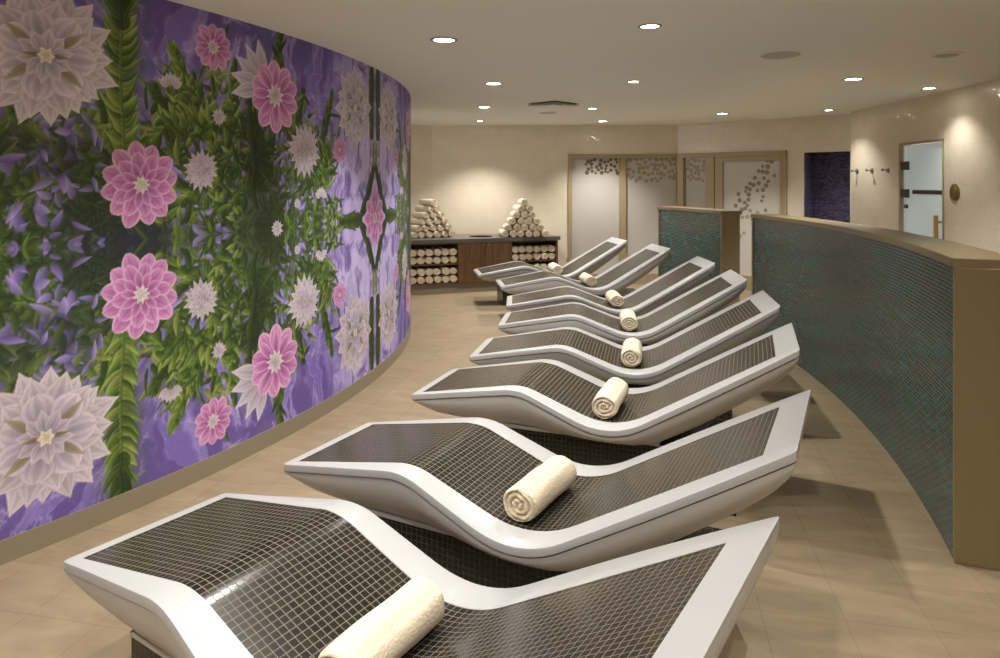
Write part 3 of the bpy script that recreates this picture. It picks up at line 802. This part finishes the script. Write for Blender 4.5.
# ---------------------------------------------------------------- rolled towels
def towel_mesh(name, R, L, n, m, rings, seed, turns=3.2):
    """a rolled towel lying along y, resting on z = 0: a wound sheet with a loose outer edge and spiral ends"""
    r_ = random.Random(seed); ph = [r_.uniform(0, 6.28) for _ in range(8)]; flap = r_.uniform(.4, 1.1)
    def rad(a, t):
        q = ((a - flap) / (2 * PI)) % 1.0
        s = R * (1 - .075 * (1 - q) if q > .04 else 1 - .075 * q / .04 * .96)
        s += R * .018 * math.sin(3 * a + ph[0] + 2 * t) + R * .012 * math.sin(5 * a + ph[1] - 5 * t) + R * .015 * math.sin(9 * t + ph[2] + a)
        return s
    def pos(a, t, k=1.0, y=None):
        s = rad(a, t) * k; z = R * .94 + s * math.sin(a) * .95
        z = max(z, 0.0005 + .004 * (1 - k))
        bow = R * .05 * math.sin(PI * t + ph[3])
        return (s * math.cos(a) * 1.04 + bow * .5, (y if y is not None else (t - .5) * L), z)
    vs = []; fs = []
    for i in range(m + 1):
        t = i / m; e = min(t, 1 - t) * L
        k = 1 - .06 * max(0, 1 - e / .014) ** 2
        for j in range(n): vs.append(pos(2 * PI * j / n, t, k))
    for i in range(m):
        for j in range(n):
            j2 = (j + 1) % n; fs.append((i * n + j, i * n + j2, (i + 1) * n + j2, (i + 1) * n + j))
    for end in (0, 1):
        prev = end * m * n; t = float(end); sg = -1 if end == 0 else 1
        for g in range(1, rings + 1):
            k = .94 * (1 - g / (rings + .6)); b = len(vs)
            for j in range(n):
                a = 2 * PI * j / n
                fr = (k * turns + sg * a / (2 * PI) + .13 * math.sin(2 * a + ph[4]) + ph[5]) % 1.0
                d = math.exp(-((fr - .5) / .17) ** 2) * R * .24 * min(1, (1 - k) * 6)
                bump = R * .06 * math.sin(4 * a + ph[6] + 6 * k) - R * .10 * (1 - k) * .3
                vs.append(pos(a, t, k, sg * (L / 2 + R * .07 * math.sin(min(1, (1 - k) * 4) * PI / 2) - d + bump * .5)))
            for j in range(n):
                j2 = (j + 1) % n
                q = (prev + j, b + j, b + j2, prev + j2)
                fs.append(q if end == 0 else q[::-1])
            prev = b
        fs.append(tuple(prev + j for j in range(n))[::(1 if end else -1)])
    f = MB(); f.add(vs, fs); o = f.build(name, M['towel'], None, smooth=80)
    return o
def towel(mesh_src, label, loc, rot, group, first):
    o = mesh_src if first else mesh_src.copy()
    if not first: C.objects.link(o)
    o.location = loc; o.rotation_euler = rot
    return tag(o, label, 'towel', group)

def on_bed(i, s, w, ang):
    x, y, a = LOUNGERS[i]; a = math.radians(a)
    return (x + (s - SV) * math.cos(a) - w * math.sin(a), y + (s - SV) * math.sin(a) + w * math.cos(a)), a + math.radians(ang)
SPOT = [(1.15, -.03, 4), (1.115, -.05, -3), (1.11, -.05, 0), (1.12, -.05, 0), (1.12, -.04, 0), (1.115, -.01, 2), (1.125, .01, 0), (1.125, .01, 0)]
big = [towel_mesh('rolled_towel', .070, .37, 72, 34, 16, sd) for sd in (3, 8)]
for i, (s, w, an) in enumerate(SPOT):
    (x, y), a = on_bed(i, s, w, an)
    src = big[i % 2]
    o = src if i < 2 else src.copy()
    if i >= 2: C.objects.link(o)
    o.location = (x, y, top_z(s) + .0008); o.rotation_euler = (0, 0, a)
    tag(o, 'rolled cream towel on the lounger ' + ORD[i], 'towel', 'towels on the loungers')

# ---------------------------------------------------------------- towel cabinet against the back wall
KX = 10.76; KS = .361
def front(px):
    d = (px - 500) / 693.0; x = d * KX / (1 - KS * d); return (x, KX + KS * x)
O = (-1.72, KX + KS * -1.72); eC, _ = unit(O, front(560)); nC = (-eC[1], eC[0])
def cs(px): p = front(px); return math.hypot(p[0] - O[0], p[1] - O[1])
CT, CB = .757, .136                     # carcass top and bottom
sE = cs(557.9); DEP = .415
cab = thing('towel_cabinet', 'dark wood cabinet with open towel shelves and two doors against the back wall', 'cabinet', (O[0], O[1], 0), math.atan2(eC[1], eC[0]))
X = lambda px: cs(px)
b1, d0_, d1_, b2, b3 = X(458), X(458), X(511.8), X(511.8), X(556)
mid = X(485)
f = MB()
f.box(0, sE, 0, DEP, CT - .016, CT); f.box(0, sE, 0, DEP, CB, CB + .018); f.box(0, sE, DEP - .012, DEP, CB, CT)
for a, b in ((0, .02), (b1, b1 + .02), (d1_ - .02, d1_), (b3, sE)): f.box(a, b, .0, DEP, CB, CT)
f.build('carcass', M['wood'], cab, smooth=0)
for a, b in ((.02, b1), (d1_, b3)):
    f = MB(); f.box(a, b, .01, DEP - .012, .424, .444); f.build('shelf', M['wood'], cab, smooth=0)
for a, b, k in ((b1 + .004, mid - .002, mid - .035), (mid + .002, d1_ - .004, mid + .05)):
    f = MB(); f.box(a, b, -.020, -.001, CB + .006, CT - .004); dr = f.build('door', M['wood'], cab, smooth=0, bevel=.002)
    f = MB(); f.tube([(k, -.020, .722), (k, -.032, .722), (k, -.044, .722), (k, -.048, .722)], [.006, .006, .012, .009], 14); f.build('knob', M['steel'], dr)
f = MB(); f.box(.0, sE - .01, .055, DEP - .02, 0, CB); f.build('toe_kick', M['skirt'], cab, smooth=0)
# worktop with a round drop hole
def worktop():
    oh = .03
    w = lambda s, n: Vector((O[0] + eC[0] * s + nC[0] * n, O[1] + eC[1] * s + nC[1] * n, 0))
    p0 = w(-.02, -oh); p1 = w(cs(559.7), -oh); p2 = w(cs(559.7), DEP + .02)
    out = [p0, p1, p2]
    yb = 11.50
    if p2.y < yb: out.append(Vector((p2.x - .02, yb, 0)))
    out += [Vector((-1.15, yb, 0)), Vector((-1.85, 11.15, 0))]
    hx = (481 - 500) / 693.0; hy = 11.02; hc = Vector((hx * hy, hy, 0)); r = .185
    bm = bmesh.new()
    ov = [bm.verts.new((p.x, p.y, .757)) for p in out]; oe = [bm.edges.new((ov[i], ov[(i + 1) % len(ov)])) for i in range(len(ov))]
    hv = [bm.verts.new((hc.x + r * math.cos(2 * PI * k / 40), hc.y + r * math.sin(2 * PI * k / 40), .757)) for k in range(40)]
    he = [bm.edges.new((hv[i], hv[(i + 1) % 40])) for i in range(40)]
    bmesh.ops.triangle_fill(bm, use_beauty=True, use_dissolve=False, edges=oe + he)
    for fc in [q for q in bm.faces if (q.calc_center_median() - Vector((hc.x, hc.y, .757))).length < r * .98 and all(v in hv for v in q.verts)]: bm.faces.remove(fc)
    ext = bmesh.ops.extrude_face_region(bm, geom=list(bm.faces))
    bmesh.ops.translate(bm, verts=[v for v in ext['geom'] if isinstance(v, bmesh.types.BMVert)], vec=(0, 0, .058))
    bmesh.ops.recalc_face_normals(bm, faces=bm.faces)
    me = bpy.data.meshes.new('worktop'); bm.to_mesh(me); bm.free(); me.materials.append(M['stone'])
    o = link(bpy.data.objects.new('worktop', me)); tag(o, 'dark stone worktop with a round hole on top of the wooden towel cabinet', 'worktop')
    f = MB(); f.lathe([(r - .001, -.20), (r - .001, .0585), (r + .008, .0605), (r + .010, .0585)], (hc.x, hc.y, .757), 40, cap=(True, False)); f.build('hole_liner', M['black'], o)
worktop()
TOPZ = .8155
small = [towel_mesh('rolled_towel', .056, .34, 24, 6, 8, sd, 2.6) for sd in (21, 34, 55, 71)]
started = set()
rt = random.Random(5)
def put(label, group, x, y, z, rz, big=1.0):
    k = rt.randrange(4); src = small[k]
    o = src if k not in started else src.copy()
    if k in started: C.objects.link(o)
    started.add(k)
    flip = rt.random() < .5
    o.location = (x, y, z); o.rotation_euler = (0, 0, rz + (PI if flip else 0)); s = rt.uniform(.95, 1.03) * big; o.scale = (s, 1, s)
    tag(o, label, 'towel', group)
NTH = ['first', 'second', 'third', 'fourth', 'fifth', 'sixth', 'seventh', 'eighth', 'ninth', 'tenth']
ROW = ['bottom row', 'second row up', 'third row up', 'fourth row up', 'fifth row up', 'top']
def pyramid(cx, cy, rowdir, axis, pitch, side, base=6):
    e = (math.cos(rowdir), math.sin(rowdir))
    for r in range(base):
        n = base - r
        for i in range(n):
            d = (i - (n - 1) / 2) * pitch
            lab = ('rolled cream towel on top of the %s worktop pyramid' % side) if r == base - 1 else \
                'cream towel, %s from left in the %s of the %s worktop pyramid' % (NTH[i], ROW[r], side)
            put(lab, side + ' towel pyramid on the worktop', cx + e[0] * d, cy + e[1] * d + r * .004, TOPZ + r * .0985, axis + rt.uniform(-.09, .09), 1.03)
pyramid(.365, 11.02, .06, .18, .127, 'right')
pyramid(-1.13, 10.86, .42, .72, .124, 'left')
# towels on the cabinet shelves
def bay(s0, s1, z0, n, name):
    p = (s1 - s0) / n
    for r in range(2):
        for i in range(n):
            s = s0 + p * (i + .5); k = .185 + rt.uniform(-.012, .012)
            put('cream towel, %s from right, %s row on the %s of the cabinet' % (NTH[n - 1 - i], ('lower', 'upper')[r], name), 'towels on the ' + name,
                O[0] + eC[0] * s + nC[0] * k, O[1] + eC[1] * s + nC[1] * k, z0 + r * .117, math.atan2(eC[1], eC[0]) + rt.uniform(-.05, .05), 1.07)
NB = int((b1 - .021) / .118)
bay(.021, b1, .4445, NB, 'upper left shelf')
bay(.021, b1, CB + .0185, NB, 'lower left shelf')
bay(d1_, b3, .4445, 6, 'upper right shelf')
bay(d1_, b3, CB + .0185, 6, 'lower right shelf')

# ---------------------------------------------------------------- ceiling fittings
WHERE = ['largest in the photo, near the mural top', 'uppermost in the photo, above the middle of the room', 'in the left row, second from the camera', 'in the middle row, second from the camera', 'in the left row, third from the camera',
         'in the left row, closest to the back wall', 'in the middle row, third from the camera', 'in the middle row, closest to the glazed wall', 'in front of the frosted door', 'over the long half wall', 'nearest the dark blue recess',
         'close to the right wall by the glass door']
def make_downlight():
    t = thing('downlight', '', 'ceiling light', (0, 0, 0), 0, 'recessed downlights')
    f = MB(); f.lathe([(.070, .012), (.070, -.001), (.074, -.006), (.088, -.005), (.094, .0), (.094, .012)], (0, 0, CEIL - .0005), 36, cap=(False, False)); f.build('trim', M['steel'], t)
    f = MB(); f.lathe([(.0695, .004), (.0695, -.0015), (.05, -.004), (.02, -.005)], (0, 0, CEIL), 36); f.build('lens', M['lens'], t)
    return t
dl = None
for i, (x, y, k) in enumerate(LAMPS):
    lab = 'round recessed ceiling downlight, ' + (WHERE[i] if i < len(WHERE) else 'unseen, inferred or added for fill, ' + ('beside', 'behind')[y < 0] + ' the camera')
    if dl is None: dl = make_downlight(); dl.location = (x, y, 0); dl['label'] = lab; cur = dl
    else: cur = copy_thing(dl, lab, (x, y, 0), 0)
SMALL = {(.926, 4.28): .78, (1.27, 6.59): .7, (-.31, 10.70): .75, (1.19, 8.95): .8, (4.33, 9.13): .75, (4.36, 7.04): .8}    # the narrower fittings
LAMP_OBJS = [o for o in C.objects if o.name.startswith('downlight')]
for o, (x, y, k) in zip(LAMP_OBJS, LAMPS):
    ld = bpy.data.lights.new('lamp', 'SPOT'); ld.energy = LAMP_WATTS * k; ld.color = LAMP_COLOR
    ld.spot_size = math.radians(SPOT_DEG); ld.spot_blend = .8; ld.shadow_soft_size = .03
    w = SMALL.get((x, y), 1.0); o.scale = (w, w, 1)
    lo = bpy.data.objects.new('lamp', ld); lo.location = (0, 0, CEIL - .03); lo.scale = (1 / w, 1 / w, 1); link(lo, o)

def ceiling_disc(name, label, cat, x, y, prof, mat, rings=None):
    t = thing(name, label, cat, (x, y, 0)); f = MB(); f.lathe(prof, (0, 0, CEIL), 40); f.build('cover', mat, t)
    if rings:
        f = MB(); f.lathe(rings, (0, 0, CEIL), 40, cap=(False, True)); f.build('ring', M['white'], t)
    return t
ceiling_disc('ceiling_speaker', 'flat round grey ceiling speaker grille over the curved half wall', 'speaker', 2.12, 5.24, [(.142, 0), (.142, -.003), (.136, -.006), (.05, -.007)], M['grille'])
ceiling_disc('ceiling_speaker', 'small flat grey round ceiling grille behind the square air diffuser', 'speaker', .66, 9.52, [(.125, 0), (.125, -.003), (.118, -.006), (.05, -.007)], M['grille'])
ceiling_disc('smoke_detector', 'round white ceiling fitting with raised rim at the upper right', 'ceiling fitting', 3.35, 5.20, [(.075, 0), (.075, -.014), (.06, -.020), (.02, -.021)], M['vent'], [(.115, 0), (.115, -.008), (.100, -.014), (.084, -.012), (.080, -.001)])
# square air diffuser, set cornerwise
t = thing('air_diffuser', 'square white ceiling air diffuser set cornerwise with dark slots', 'vent', (.645, 8.40, 0), math.radians(45))
def sq_ring(f, a, b, za, zb):
    vs = [(sx * a, sy * a, za) for sx, sy in ((-1, -1), (1, -1), (1, 1), (-1, 1))] + [(sx * b, sy * b, zb) for sx, sy in ((-1, -1), (1, -1), (1, 1), (-1, 1))]
    f.add(vs, [(k, (k + 1) % 4, 4 + (k + 1) % 4, 4 + k) for k in range(4)])
f = MB(); f.box(-.215, .215, -.215, .215, CEIL - .002, CEIL + .001); f.build('dark_throat', M['black'], t, smooth=0)
for k, (a, b) in enumerate(((.225, .185), (.165, .115), (.095, .045))):
    f = MB(); sq_ring(f, a, b, CEIL - .030 + .003 * k, CEIL - .006); sq_ring(f, a, b - .006, CEIL - .032 + .003 * k, CEIL - .008); f.build('louver', M['ceiling'], t, smooth=0)
